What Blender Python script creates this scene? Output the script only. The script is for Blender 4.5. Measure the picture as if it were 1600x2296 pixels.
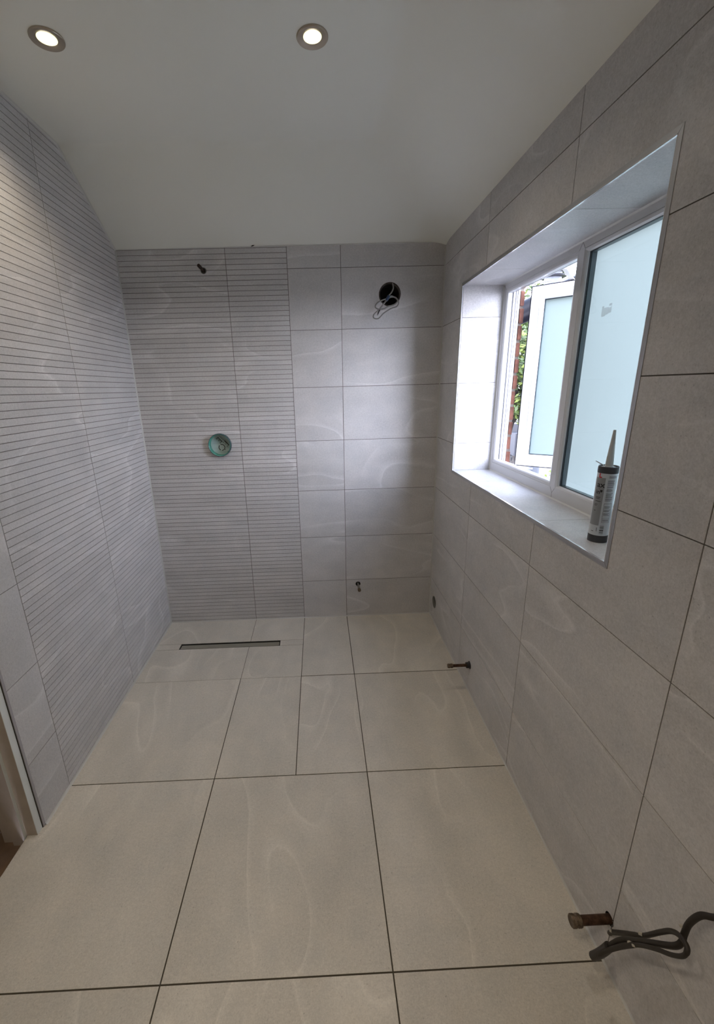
import bpy, bmesh, math, random
from mathutils import Vector, Matrix
random.seed(7)
S = bpy.context.scene
for o in list(bpy.data.objects): bpy.data.objects.remove(o)
COL = S.collection
PI = math.pi
# room measures (metres): x to the right from the left wall, y from the back wall towards the viewer, z up
def P(x, y, z): return Vector((x, -y, z))
W = 1.7131; DEPTH = 3.30; ZF = 2.4268
X1, X2, X3 = .5595, .8785, 1.1597
YJ = [.5986, 1.1978, 1.7978, 2.3978, 2.9978]
ZJ = [.2627 + .3 * k for k in range(8)]

# ------------------------------------------------------------------ camera
cam = bpy.data.cameras.new('camera'); co = bpy.data.objects.new('camera', cam); COL.objects.link(co)
yaw, pit, rol = .0214, -.2911, -.0278
cy, sy, ct, st = math.cos(yaw), math.sin(yaw), math.cos(pit), math.sin(pit)
fw = Vector((sy * ct, cy * ct, st)); r0 = Vector((cy, -sy, 0)); u0 = r0.cross(fw)
rr = math.cos(rol) * r0 + math.sin(rol) * u0; uu = -math.sin(rol) * r0 + math.cos(rol) * u0
co.matrix_world = Matrix(((rr.x, uu.x, -fw.x, 1.0146), (rr.y, uu.y, -fw.y, -2.5052), (rr.z, uu.z, -fw.z, 1.4555), (0, 0, 0, 1)))
cam.sensor_fit = 'HORIZONTAL'; cam.sensor_width = 36.0; cam.lens = 948.8 / 1600 * 36
cam.shift_x = (800 - 740.09) / 1600; cam.shift_y = (1154.9 - 1148) / 1600
cam.clip_start = .02
S.camera = co
# ------------------------------------------------------------------ world, light, exposure
S.view_settings.view_transform = 'Standard'; S.view_settings.look = 'None'
S.view_settings.gamma = 1.0; S.view_settings.use_curve_mapping = False
S.view_settings.exposure = 0.32
SKY = 22.0; GLASS = .108; SPOT = 12.0; SPOT_REAR = 20.0
w = bpy.data.worlds.new('overcast_sky'); S.world = w; w.use_nodes = True
nt = w.node_tree; nt.nodes.clear()
tc = nt.nodes.new('ShaderNodeTexCoord'); sx = nt.nodes.new('ShaderNodeSeparateXYZ'); cr = nt.nodes.new('ShaderNodeValToRGB')
bg = nt.nodes.new('ShaderNodeBackground'); wo = nt.nodes.new('ShaderNodeOutputWorld')
nt.links.new(tc.outputs['Generated'], sx.inputs[0]); nt.links.new(sx.outputs['Z'], cr.inputs[0])
cr.color_ramp.elements[0].position = 0; cr.color_ramp.elements[0].color = (.80, .84, 1, 1)
cr.color_ramp.elements[1].position = 1; cr.color_ramp.elements[1].color = (.20, .25, .36, 1)
q_ = cr.color_ramp.elements.new(.42); q_.color = (.62, .67, .84, 1)
q_ = cr.color_ramp.elements.new(.70); q_.color = (.28, .33, .46, 1)
nt.links.new(cr.outputs[0], bg.inputs[0]); bg.inputs[1].default_value = SKY; nt.links.new(bg.outputs[0], wo.inputs[0])

# ------------------------------------------------------------------ helpers
def tag(o, label=None, cat=None, group=None, kind=None):
    if label: o['label'] = label
    if cat: o['category'] = cat
    if group: o['group'] = group
    if kind: o['kind'] = kind
    return o
def empty(name, loc=(0, 0, 0)):
    o = bpy.data.objects.new(name, None); COL.objects.link(o); o.location = P(*loc); o.empty_display_size = .05
    return o
class MB:
    """collects polygons in room coordinates; build() links them as one mesh object"""
    def __init__(s): s.v = []; s.f = []; s.m = []; s.t = []
    def poly(s, pts, m=0, t=(0, 0, 0)):
        b = len(s.v); s.v += [P(*p) for p in pts]; s.f.append(list(range(b, b + len(pts)))); s.m.append(m); s.t.append(t)
    def mesh(s, vs, fs, m=0, t=(0, 0, 0)):
        b = len(s.v); s.v += [P(*p) for p in vs]
        for f in fs: s.f.append([b + i for i in f]); s.m.append(m); s.t.append(t)
    def box(s, x0, x1, y0, y1, z0, z1, m=0, t=(0, 0, 0)):
        vs = [(x, y, z) for x in (x0, x1) for y in (y0, y1) for z in (z0, z1)]
        s.mesh(vs, [(0, 1, 3, 2), (4, 6, 7, 5), (0, 4, 5, 1), (2, 3, 7, 6), (0, 2, 6, 4), (1, 5, 7, 3)], m, t)
    def obox(s, c, ax, h, m=0):
        """box round centre c with axes ax (3 vectors) and half sizes h"""
        vs = []
        for i in (-1, 1):
            for j in (-1, 1):
                for k in (-1, 1):
                    vs.append(tuple(c[n] + i * h[0] * ax[0][n] + j * h[1] * ax[1][n] + k * h[2] * ax[2][n] for n in range(3)))
        s.mesh(vs, [(0, 1, 3, 2), (4, 6, 7, 5), (0, 4, 5, 1), (2, 3, 7, 6), (0, 2, 6, 4), (1, 5, 7, 3)], m)
    def lathe(s, c, axis, prof, n=32, m=0, cap0=False, cap1=False):
        """prof: list of (distance along axis, radius)"""
        a = Vector(axis).normalized(); h = Vector((0, 0, 1)) if abs(a.z) < .9 else Vector((1, 0, 0))
        e1 = a.cross(h).normalized(); e2 = a.cross(e1); c = Vector(c); vs = []
        for d, r in prof:
            for k in range(n):
                q = c + a * d + e1 * (r * math.cos(2 * PI * k / n)) + e2 * (r * math.sin(2 * PI * k / n)); vs.append(tuple(q))
        fs = []
        for i in range(len(prof) - 1):
            for k in range(n): fs.append((i * n + k, i * n + (k + 1) % n, (i + 1) * n + (k + 1) % n, (i + 1) * n + k))
        if cap0: fs.append(tuple(range(n)))
        if cap1: fs.append(tuple((len(prof) - 1) * n + k for k in range(n)))
        s.mesh(vs, fs, m)
    def tube(s, pts, rad, n=10, m=0, sub=6):
        p = [Vector(q) for q in pts]
        # Catmull-Rom
        q = []
        if len(p) > 2 and sub > 1:
            e = [p[0] * 2 - p[1]] + p + [p[-1] * 2 - p[-2]]
            for i in range(1, len(e) - 2):
                for k in range(sub):
                    t = k / sub; a, b, c, d = e[i - 1], e[i], e[i + 1], e[i + 2]
                    q.append(.5 * ((2 * b) + (c - a) * t + (2 * a - 5 * b + 4 * c - d) * t * t + (3 * b - a - 3 * c + d) * t ** 3))
            q.append(p[-1])
        else: q = p
        vs = []; prev = None
        for i, c in enumerate(q):
            d = (q[min(i + 1, len(q) - 1)] - q[max(i - 1, 0)]).normalized()
            if prev is None:
                h = Vector((0, 0, 1)) if abs(d.z) < .9 else Vector((1, 0, 0)); e1 = d.cross(h).normalized()
            else:
                e1 = (prev - d * prev.dot(d)).normalized()
            prev = e1; e2 = d.cross(e1)
            r = rad[min(int(i * len(rad) / len(q)), len(rad) - 1)] if isinstance(rad, (list, tuple)) else rad
            for k in range(n): vs.append(tuple(c + e1 * (r * math.cos(2 * PI * k / n)) + e2 * (r * math.sin(2 * PI * k / n))))
        fs = [(i * n + k, i * n + (k + 1) % n, (i + 1) * n + (k + 1) % n, (i + 1) * n + k) for i in range(len(q) - 1) for k in range(n)]
        fs += [tuple(range(n)), tuple((len(q) - 1) * n + k for k in range(n))]
        s.mesh(vs, fs, m)
    def build(s, name, mats, parent=None, smooth=False, attr=False, fix=True, origin=None):
        me = bpy.data.meshes.new(name)
        org = Vector((0, 0, 0)) if origin is None else P(*origin)
        me.from_pydata([tuple(v - org) for v in s.v], [], s.f)
        if not isinstance(mats, (list, tuple)): mats = [mats]
        for m in mats: me.materials.append(m)
        me.polygons.foreach_set('material_index', s.m)
        if attr:
            ca = me.color_attributes.new('tvar', 'FLOAT_COLOR', 'CORNER')
            dat = []
            for p_ in me.polygons:
                t = s.t[p_.index]
                for _ in range(p_.loop_total): dat += [t[0], t[1], t[2], 1.0]
            ca.data.foreach_set('color', dat)
        if smooth:
            me.polygons.foreach_set('use_smooth', [True] * len(me.polygons))
        me.update()
        if fix:
            bm = bmesh.new(); bm.from_mesh(me); bmesh.ops.recalc_face_normals(bm, faces=bm.faces)
            if smooth:
                for e in bm.edges:
                    if len(e.link_faces) == 2 and e.calc_face_angle(0) > .6: e.smooth = False
            bm.to_mesh(me); bm.free()
        o = bpy.data.objects.new(name, me); COL.objects.link(o); o.location = org
        if parent is not None:
            o.parent = parent; o.location = org - parent_origin(parent)
        return o
def parent_origin(p):
    v = Vector(p.location)
    while p.parent is not None: p = p.parent; v += Vector(p.location)
    return v
def struct(o): o['kind'] = 'structure'; return o

# ------------------------------------------------------------------ materials
def newmat(name):
    m = bpy.data.materials.new(name); m.use_nodes = True
    n = m.node_tree; b = n.nodes['Principled BSDF']
    return m, n, b
def plain(name, col, rough=.5, metal=0.0, spec=.5, noise=None, bump=None, coat=0):
    m, n, b = newmat(name)
    b.inputs['Base Color'].default_value = (*col, 1); b.inputs['Roughness'].default_value = rough
    b.inputs['Metallic'].default_value = metal; b.inputs['Specular IOR Level'].default_value = spec
    if coat: b.inputs['Coat Weight'].default_value = coat
    if noise or bump:
        t = n.nodes.new('ShaderNodeTexCoord'); nz = n.nodes.new('ShaderNodeTexNoise')
        nz.inputs['Scale'].default_value = (noise or bump)[0]; nz.inputs['Detail'].default_value = 5
        n.links.new(t.outputs['Object'], nz.inputs['Vector'])
    if noise:
        r = n.nodes.new('ShaderNodeValToRGB'); r.color_ramp.elements[0].position = .35; r.color_ramp.elements[1].position = .7
        r.color_ramp.elements[0].color = (*[c * (1 - noise[1]) for c in col], 1); r.color_ramp.elements[1].color = (*[min(1, c * (1 + noise[1])) for c in col], 1)
        n.links.new(nz.outputs['Fac'], r.inputs[0]); n.links.new(r.outputs[0], b.inputs['Base Color'])
    if bump:
        bp_ = n.nodes.new('ShaderNodeBump'); bp_.inputs['Strength'].default_value = bump[1]; bp_.inputs['Distance'].default_value = bump[2]
        n.links.new(nz.outputs['Fac'], bp_.inputs['Height']); n.links.new(bp_.outputs[0], b.inputs['Normal'])
    return m
def tile_material(name, col, rough=.42, vein=.12, along=(1.0, 1.0, 1.0), rot=(0, 0, 0)):
    """matt stone-look porcelain: clouds, fine fleck, pale one-sided veins; each tile shifts the pattern"""
    m, n, b = newmat(name); N = n.nodes.new; Lk = n.links.new
    def mth(op, a, c=None, d=None):
        q = N('ShaderNodeMath'); q.operation = op
        for i, z in enumerate((a, c, d)):
            if z is None: continue
            if isinstance(z, (int, float)): q.inputs[i].default_value = z
            else: Lk(z, q.inputs[i])
        return q.outputs[0]
    t = N('ShaderNodeTexCoord'); at = N('ShaderNodeAttribute'); at.attribute_name = 'tvar'
    sp = N('ShaderNodeSeparateColor'); Lk(at.outputs['Color'], sp.inputs[0])
    cx = N('ShaderNodeCombineXYZ')
    Lk(mth('MULTIPLY', sp.outputs[0], 31.7), cx.inputs[0]); Lk(mth('MULTIPLY', sp.outputs[0], 17.3), cx.inputs[1]); Lk(mth('MULTIPLY', sp.outputs[0], 47.9), cx.inputs[2])
    ad = N('ShaderNodeVectorMath'); ad.operation = 'ADD'; Lk(t.outputs['Object'], ad.inputs[0]); Lk(cx.outputs[0], ad.inputs[1])
    mp = N('ShaderNodeMapping'); mp.inputs['Scale'].default_value = along; mp.inputs['Rotation'].default_value = rot; Lk(ad.outputs[0], mp.inputs[0])
    def noise(vec, sc, det, rgh=.5, dist=0):
        q = N('ShaderNodeTexNoise'); q.inputs['Scale'].default_value = sc; q.inputs['Detail'].default_value = det
        q.inputs['Roughness'].default_value = rgh; q.inputs['Distortion'].default_value = dist; Lk(vec, q.inputs['Vector']); return q.outputs['Fac']
    cloud = noise(mp.outputs[0], 3.2, 3); cloud2 = noise(ad.outputs[0], 11, 4, .6)
    fleck = noise(t.outputs['Object'], 260, 3, .7); fleck2 = noise(t.outputs['Object'], 110, 4, .7)
    # veins: contour lines of a slow, warped noise; sharp on one side, fading on the other
    vn = noise(mp.outputs[0], 1.35, 1.8, .35, .3)
    vn = mth('ADD', vn, mth('MULTIPLY', mth('SUBTRACT', noise(ad.outputs[0], 16, 3, .6), .5), .012))
    def ramp(fac, stops):
        q = N('ShaderNodeValToRGB'); e = q.color_ramp.elements
        while len(e) < len(stops): e.new(.5)
        for i, (p_, c_) in enumerate(stops): e[i].position = p_; e[i].color = (c_, c_, c_, 1)
        Lk(fac, q.inputs[0]); return q.outputs[0]
    v1 = ramp(vn, [(0, 0), (.436, 0), (.440, 1), (.444, .5), (.480, 0), (1, 0)])
    v2 = ramp(vn, [(0, 0), (.530, 0), (.556, .45), (.560, .95), (.564, 0), (1, 0)])
    gate = ramp(noise(ad.outputs[0], 1.9, 1), [(0, 0), (.42, 0), (.56, 1), (1, 1)])
    gate2 = ramp(noise(ad.outputs[0], 2.6, 1), [(0, 1), (.42, 1), (.55, 0), (1, 0)])
    ve = mth('ADD', mth('MULTIPLY', v1, gate), mth('MULTIPLY', v2, gate2))
    f = mth('MULTIPLY', mth('SUBTRACT', cloud, .5), .34)
    f = mth('ADD', f, mth('MULTIPLY', mth('SUBTRACT', cloud2, .5), .20))
    f = mth('ADD', f, mth('MULTIPLY', mth('SUBTRACT', fleck, .5), .55))
    f = mth('ADD', f, mth('MULTIPLY', mth('SUBTRACT', fleck2, .5), .42))
    pits = ramp(noise(t.outputs['Object'], 150, 2, .5), [(0, -.0), (.66, 0), (.72, 1), (1, 1)])
    f = mth('SUBTRACT', f, mth('MULTIPLY', pits, .22))
    f = mth('ADD', f, mth('MULTIPLY', ve, vein))
    f = mth('ADD', f, mth('MULTIPLY', mth('SUBTRACT', sp.outputs[1], .5), .10))
    f = mth('ADD', f, mth('MULTIPLY', mth('SUBTRACT', mth('FRACT', mth('MULTIPLY', sp.outputs[0], 7.31)), .5), .05))
    f = mth('ADD', f, 1.0)
    cc = N('ShaderNodeCombineColor'); 
    warm = mth('MULTIPLY', mth('SUBTRACT', cloud2, .5), .06)
    Lk(mth('MULTIPLY', mth('ADD', f, warm), col[0]), cc.inputs[0]); Lk(mth('MULTIPLY', f, col[1]), cc.inputs[1]); Lk(mth('MULTIPLY', mth('SUBTRACT', f, warm), col[2]), cc.inputs[2])
    Lk(cc.outputs[0], b.inputs['Base Color'])
    b.inputs['Roughness'].default_value = rough; b.inputs['Specular IOR Level'].default_value = .4
    bu = N('ShaderNodeBump'); bu.inputs['Strength'].default_value = .25; bu.inputs['Distance'].default_value = .0006
    Lk(fleck2, bu.inputs['Height']); Lk(bu.outputs[0], b.inputs['Normal'])
    return m
TILE = tile_material('stone_porcelain_wall', (.560, .546, .545), .45, .27, (.8, .8, 2.4), (.35, .35, 0))
TILEF = tile_material('stone_porcelain_floor', (.545, .515, .462), .38, .20, (2.2, .85, 1), (0, 0, .38))
GROUT = plain('grey_grout', (.13, .12, .11), .9)
GROOVE = plain('groove_grout', (.17, .155, .145), .9)
FGROUT = plain('brown_floor_grout', (.062, .053, .038), .9)
PAINT = plain('white_emulsion', (.90, .905, .84), .85, spec=.25, bump=(180, .15, .0006))
SILI = plain('grey_silicone', (.50, .50, .48), .4)
WHITESIL = plain('white_silicone', (.66, .66, .63), .35)
UPVC = plain('white_upvc', (.64, .64, .65), .22, spec=.5)
BLACKRUB = plain('black_gasket', (.012, .012, .02), .5)
SPACER = plain('grey_spacer_bar', (.10, .125, .14), .32)
ALU = plain('satin_aluminium', (.50, .50, .51), .38, metal=.85)
STEEL = plain('brushed_steel', (.62, .60, .54), .28, metal=1)
DARKSTEEL = plain('dark_steel', (.10, .10, .095), .35, metal=.8)
NICKEL = plain('satin_nickel', (.50, .44, .36), .34, metal=1)
COPPER = plain('tarnished_copper', (.095, .052, .034), .48, metal=.75, noise=(60, .5))
COPPERCAP = plain('dull_cap_end', (.16, .12, .085), .5, metal=.5, noise=(120, .5))
BRASS = plain('dull_compression_nut', (.22, .20, .16), .4, metal=.7, noise=(90, .4))
DARK = plain('black_plastic', (.014, .014, .016), .45)
HOLE = plain('dark_cavity', (.02, .016, .014), .9)
DUCTM = plain('brown_duct_plastic', (.045, .030, .024), .4)
CABLEG = plain('light_grey_cable', (.20, .195, .18), .4)
CABLED = plain('dark_brown_cable', (.020, .015, .012), .55)
BLUET = plain('blue_tape', (.03, .055, .12), .45)
TEAL = plain('teal_plastic', (.055, .27, .21), .3, spec=.5)
TEALPALE = plain('pale_teal_plate', (.46, .56, .54), .3)
TEALEDGE = plain('dark_teal_rim', (.06, .10, .11), .25)
INK = plain('black_ink', (.015, .015, .018), .5)
REDINK = plain('red_ink', (.55, .02, .03), .5)
GREYINK = plain('grey_ink', (.17, .18, .19), .5)
LABELM = plain('silver_white_label', (.64, .68, .71), .28)
LABELG = plain('grey_label_panel', (.30, .315, .33), .3)
CAPG = plain('dark_grey_cap', (.045, .048, .055), .4)
NOZZLE = plain('pale_nozzle', (.52, .54, .52), .35)
DOORW = plain('white_gloss_woodwork', (.70, .73, .71), .3, noise=(9, .04))
DOORS = plain('shaded_woodwork', (.46, .40, .35), .5, noise=(14, .08))  # white woodwork in shade, the brown-grey shade put into the colour
BOARD = plain('brown_floorboard', (.16, .105, .07), .55, noise=(12, .35))
HALLP = plain('hall_plaster', (.45, .38, .32), .85)
BRICK = plain('red_brick', (.20, .080, .052), .85, noise=(22, .35), bump=(90, .5, .002))
MORTAR = plain('lime_mortar', (.20, .17, .145), .95)
PAVE = plain('pale_paving', (.16, .14, .125), .9, noise=(3, .15))
ROOFD = plain('dark_roof_felt', (.012, .012, .017), .8, noise=(6, .3))
GLOSSB = plain('glossy_black_plastic', (.004, .004, .006), .30, spec=.10)
BARK = plain('tree_bark', (.02, .014, .01), .9)
LEAF = plain('green_leaf', (.040, .065, .016), .6, noise=(2.2, .6))
LEAFY = plain('yellow_green_leaf', (.10, .13, .02), .6, noise=(8, .4))
# frosted pane: sand-blasted double glazing, a diffusing sheet
def frosted():
    m, n, b = newmat('frosted_glass'); n.nodes.remove(b); N = n.nodes.new; out = n.nodes['Material Output']
    tr = N('ShaderNodeBsdfTranslucent'); df = N('ShaderNodeBsdfDiffuse'); gl = N('ShaderNodeBsdfGlossy'); mx = N('ShaderNodeMixShader'); m2 = N('ShaderNodeMixShader')
    # the double glazing lets less light through at a slant
    lw = N('ShaderNodeLayerWeight'); lw.inputs[0].default_value = .5; mr = N('ShaderNodeMapRange'); mr.inputs['From Min'].default_value = 0; mr.inputs['From Max'].default_value = .75
    mr.inputs['To Min'].default_value = 1; mr.inputs['To Max'].default_value = .80; n.links.new(lw.outputs['Facing'], mr.inputs['Value'])
    vm = N('ShaderNodeVectorMath'); vm.operation = 'SCALE'; vm.inputs[0].default_value = (GLASS * .95, GLASS * 1.0, GLASS * .95); n.links.new(mr.outputs[0], vm.inputs['Scale']); n.links.new(vm.outputs[0], tr.inputs[0])
    df.inputs[0].default_value = (.12, .13, .13, 1); gl.inputs['Roughness'].default_value = .25; gl.inputs[0].default_value = (.6, .65, .65, 1)
    ad = N('ShaderNodeAddShader'); n.links.new(tr.outputs[0], ad.inputs[0]); n.links.new(df.outputs[0], ad.inputs[1])
    m2.inputs[0].default_value = .04
    n.links.new(ad.outputs[0], m2.inputs[1]); n.links.new(gl.outputs[0], m2.inputs[2]); n.links.new(m2.outputs[0], out.inputs[0])
    return m
FROST = frosted()
def clearglass():
    m, n, b = newmat('clear_glass'); n.nodes.remove(b); N = n.nodes.new; out = n.nodes['Material Output']
    tr = N('ShaderNodeBsdfTransparent'); gl = N('ShaderNodeBsdfGlossy'); lw = N('ShaderNodeLayerWeight'); fr = N('ShaderNodeMath'); fr.operation = 'POWER'; mx = N('ShaderNodeMixShader')
    tr.inputs[0].default_value = (.93, .97, .96, 1); gl.inputs['Roughness'].default_value = .02
    lw.inputs[0].default_value = .5; n.links.new(lw.outputs['Facing'], fr.inputs[0]); fr.inputs[1].default_value = 5.0
    n.links.new(fr.outputs[0], mx.inputs[0]); n.links.new(tr.outputs[0], mx.inputs[1]); n.links.new(gl.outputs[0], mx.inputs[2]); n.links.new(mx.outputs[0], out.inputs[0])
    return m
CLEAR = clearglass()
RESIDUE = plain('tape_residue', (.55, .60, .62), .7); RESIDUE.node_tree.nodes['Principled BSDF'].inputs['Alpha'].default_value = .22
def lampmat():
    m, n, b = newmat('warm_lamp_lens')
    b.inputs['Base Color'].default_value = (.9, .88, .6, 1)
    b.inputs['Emission Color'].default_value = (1, .93, .56, 1); b.inputs['Emission Strength'].default_value = 1.25
    return m
LAMP = lampmat()
def lampcore():
    m, n, b = newmat('lamp_core')
    b.inputs['Emission Color'].default_value = (1, .93, .80, 1); b.inputs['Emission Strength'].default_value = 4
    return m
CORE = lampcore()

# ------------------------------------------------------------------ tiled surfaces
def subtract(rects, hole):
    out = []; a, b, c, d = hole
    for (u0, u1, v0, v1) in rects:
        if u1 <= a or u0 >= b or v1 <= c or v0 >= d: out.append((u0, u1, v0, v1)); continue
        if u0 < a: out.append((u0, a, v0, v1))
        if u1 > b: out.append((b, u1, v0, v1))
        m0, m1 = max(u0, a), min(u1, b)
        if v0 < c: out.append((m0, m1, v0, c))
        if v1 > d: out.append((m0, m1, d, v1))
    return out
def put_rect(mb, f, r, d, m, t, circles, back=None):
    """front face of a rectangle at depth d with round holes cut; back = depth of the joint bed (adds edge faces)"""
    u0, u1, v0, v1 = r
    hit = [c for c in circles if c[0] + c[2] > u0 and c[0] - c[2] < u1 and c[1] + c[2] > v0 and c[1] - c[2] < v1]
    if not hit: mb.poly([f(u0, v0, d), f(u1, v0, d), f(u1, v1, d), f(u0, v1, d)], m, t)
    elif len(hit) > 1:
        h = sorted(hit); k = max(range(len(h) - 1), key=lambda i: (h[i + 1][0] - h[i + 1][2]) - (h[i][0] + h[i][2]))
        um = ((h[k + 1][0] - h[k + 1][2]) + (h[k][0] + h[k][2])) / 2
        if h[k + 1][0] - h[k + 1][2] > h[k][0] + h[k][2]:
            put_rect(mb, f, (u0, um, v0, v1), d, m, t, circles); put_rect(mb, f, (um, u1, v0, v1), d, m, t, circles)
        else:
            h = sorted(hit, key=lambda c: c[1]); vm = (h[0][1] + h[0][2] + h[1][1] - h[1][2]) / 2
            put_rect(mb, f, (u0, u1, v0, vm), d, m, t, circles); put_rect(mb, f, (u0, u1, vm, v1), d, m, t, circles)
    else:
        cu, cv, cr_ = hit[0]; n = 28
        zs = [v0, v1] + [cv - cr_ * math.cos(PI * k / n) for k in range(n + 1)]
        zs = sorted(z for z in zs if v0 <= z <= v1)
        def hw(z): return math.sqrt(max(0, cr_ * cr_ - (z - cv) ** 2))
        for a, b in zip(zs, zs[1:]):
            if b - a < 1e-7: continue
            ha, hb = hw(a), hw(b)
            if ha < 1e-6 and hb < 1e-6: mb.poly([f(u0, a, d), f(u1, a, d), f(u1, b, d), f(u0, b, d)], m, t); continue
            la, lb = cu - ha, cu - hb
            if min(la, lb) > u0: mb.poly([f(u0, a, d), f(min(la, u1), a, d), f(min(lb, u1), b, d), f(u0, b, d)], m, t)
            ra, rb = cu + ha, cu + hb
            if max(ra, rb) < u1: mb.poly([f(max(ra, u0), a, d), f(u1, a, d), f(u1, b, d), f(max(rb, u0), b, d)], m, t)
    if back is not None:
        for (p, q) in (((u0, v0), (u1, v0)), ((u1, v0), (u1, v1)), ((u1, v1), (u0, v1)), ((u0, v1), (u0, v0))):
            mb.poly([f(*p, d), f(*q, d), f(*q, back), f(*p, back)], m, t)
def tiles(mb, f, rects, holes=(), circles=(), m=0, gap=.0028, bed=.0018, pitch=None, gw=.0024, z0=0):
    for r in rects:
        t0 = random.random()
        u0, u1, v0, v1 = r[0] + gap / 2, r[1] - gap / 2, r[2] + gap / 2, r[3] - gap / 2
        parts = []
        if pitch:
            k = math.floor((v0 - z0) / pitch); a = v0
            while a < v1 - 1e-6:
                k += 1; b = min(v1, z0 + k * pitch)
                if b - a > .004: parts.append(((u0, u1, a if a == v0 else a + gw / 2, b if b == v1 else b - gw / 2), (t0, random.random(), 1)))
                a = b
        else: parts.append(((u0, u1, v0, v1), (t0, .5, 0)))
        for pr, t in parts:
            rs = [pr]
            for h in holes: rs = subtract(rs, h)
            for q in rs: put_rect(mb, f, q, 0, m, t, circles, bed)
def grid(us, vs): return [(a, b, c, d) for a, b in zip(us, us[1:]) for c, d in zip(vs, vs[1:])]
fb = lambda u, v, d: (u, -d, v)                # back wall
fl = lambda u, v, d: (-d, u, v)                # left wall
fr_ = lambda u, v, d: (W + d, u, v)            # right wall
ff = lambda u, v, d: (u, v, -d)                # floor
fz = lambda u, v, d: (u, DEPTH + d, v)         # rear wall
ZROW = [0] + ZJ
TOP = 2.45
# -- back wall
mb = MB(); circ = [(.4369, 1.1555, .0665), (1.4205, 1.930, .0590), (1.2365, .2318, .0155), (.4412, 2.0615, .0115)]
tiles(mb, fb, grid([-.03, X1, X2], [0, TOP]), circles=circ, pitch=.025, z0=ZJ[0])
tiles(mb, fb, grid([X2, X3, W + .03], ZROW), circles=circ)
put_rect(mb, fb, (-.2, W + .2, -.05, TOP), .0018, 1, (0, 0, 0), circ)
mb.box(-.2, W + .2, -.125, -.12, -.1, TOP, 2)
struct(mb.build('wall_back', [TILE, GROOVE, HOLE], attr=True, fix=False))
# -- left wall: ribbed shower panel, plain tiles, door opening
mb = MB(); DY0, DY1, DZ = 1.352, 2.16, 2.03
door = (DY0, DY1, -.1, DZ)
tiles(mb, fl, grid([-.03, YJ[0], YJ[1]], [0, TOP]), pitch=.025, z0=ZJ[0])
tiles(mb, fl, grid([YJ[1]] + YJ[2:4] + [YJ[4], DEPTH], ZROW), holes=[door])
for r in subtract([(-.2, DEPTH + .1, -.05, TOP)], door): put_rect(mb, fl, r, .0018, 1, (0, 0, 0), [])
for r in subtract([(-.2, DEPTH + .1, -.05, TOP)], door): put_rect(mb, fl, r, .118, 2, (0, 0, 0), [])
mb.poly([(-.0018, DY0, 0), (-.118, DY0, 0), (-.118, DY0, DZ), (-.0018, DY0, DZ)], 2)
mb.poly([(-.0018, DY1, 0), (-.118, DY1, 0), (-.118, DY1, DZ), (-.0018, DY1, DZ)], 2)
mb.poly([(-.0018, DY0, DZ), (-.118, DY0, DZ), (-.118, DY1, DZ), (-.0018, DY1, DZ)], 2)
struct(mb.build('wall_left', [TILE, GROOVE, HALLP], attr=True, fix=False))
# -- right wall with window opening, tiled reveal
RY0, RY1, RZ0, RZ1 = .3125, 1.5530, 1.0225, 1.9000
HOLEW = (RY0 - .011, RY1 + .011, RZ0 - .0115, RZ1 + .0115)
mb = MB(); circ = [(.0975, .1320, .0385), (.7515, .1400, .0165), (1.7870, .1400, .0150)]
tiles(mb, fr_, grid([-.03] + YJ + [DEPTH], ZROW), holes=[HOLEW], circles=circ)
for r in subtract([(-.2, DEPTH + .1, -.05, TOP)], HOLEW): put_rect(mb, fr_, r, .0018, 1, (0, 0, 0), circ)
FX = 1.910
def reveal(a, b, us, vs, fn):
    tiles(mb, fn, grid(us, vs), gap=.0016)
tiles(mb, lambda u, v, d: (u, RY0 - d, v), grid([W + .001, FX + .03], [RZ0, ZJ[3] + .0016, ZJ[4] - .001, ZJ[5] - .001, RZ1 + .001]), gap=.0018)
tiles(mb, lambda u, v, d: (u, RY1 + d, v), grid([W + .001, FX + .03], [RZ0, ZJ[3], ZJ[4], ZJ[5], RZ1 + .001]), gap=.0018)
tiles(mb, lambda u, v, d: (u, v, RZ0 - d), grid([W + .001, FX + .03], [RY0 - .003, .603, 1.206, RY1 + .003]), gap=.0018)
tiles(mb, lambda u, v, d: (u, v, RZ1 + d), grid([W + .001, FX + .03], [RY0 - .003, .595, 1.197, RY1 + .003]), gap=.0018)
for y in (RY0 - .002, RY1 + .002): mb.poly([(W, y, RZ0 - .01), (2.0, y, RZ0 - .01), (2.0, y, RZ1 + .01), (W, y, RZ1 + .01)], 1)
for z in (RZ0 - .002, RZ1 + .002): mb.poly([(W, RY0 - .01, z), (2.0, RY0 - .01, z), (2.0, RY1 + .01, z), (W, RY1 + .01, z)], 1)
struct(mb.build('wall_right', [TILE, GROUT], attr=True, fix=False))
# -- rear wall (behind the viewer)
mb = MB(); tiles(mb, fz, grid([0, .5, 1.1, W], ZROW)); put_rect(mb, fz, (-.2, W + .2, -.05, TOP), .0018, 1, (0, 0, 0), [])
struct(mb.build('wall_rear', [TILE, GROUT], attr=True, fix=False))
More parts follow.
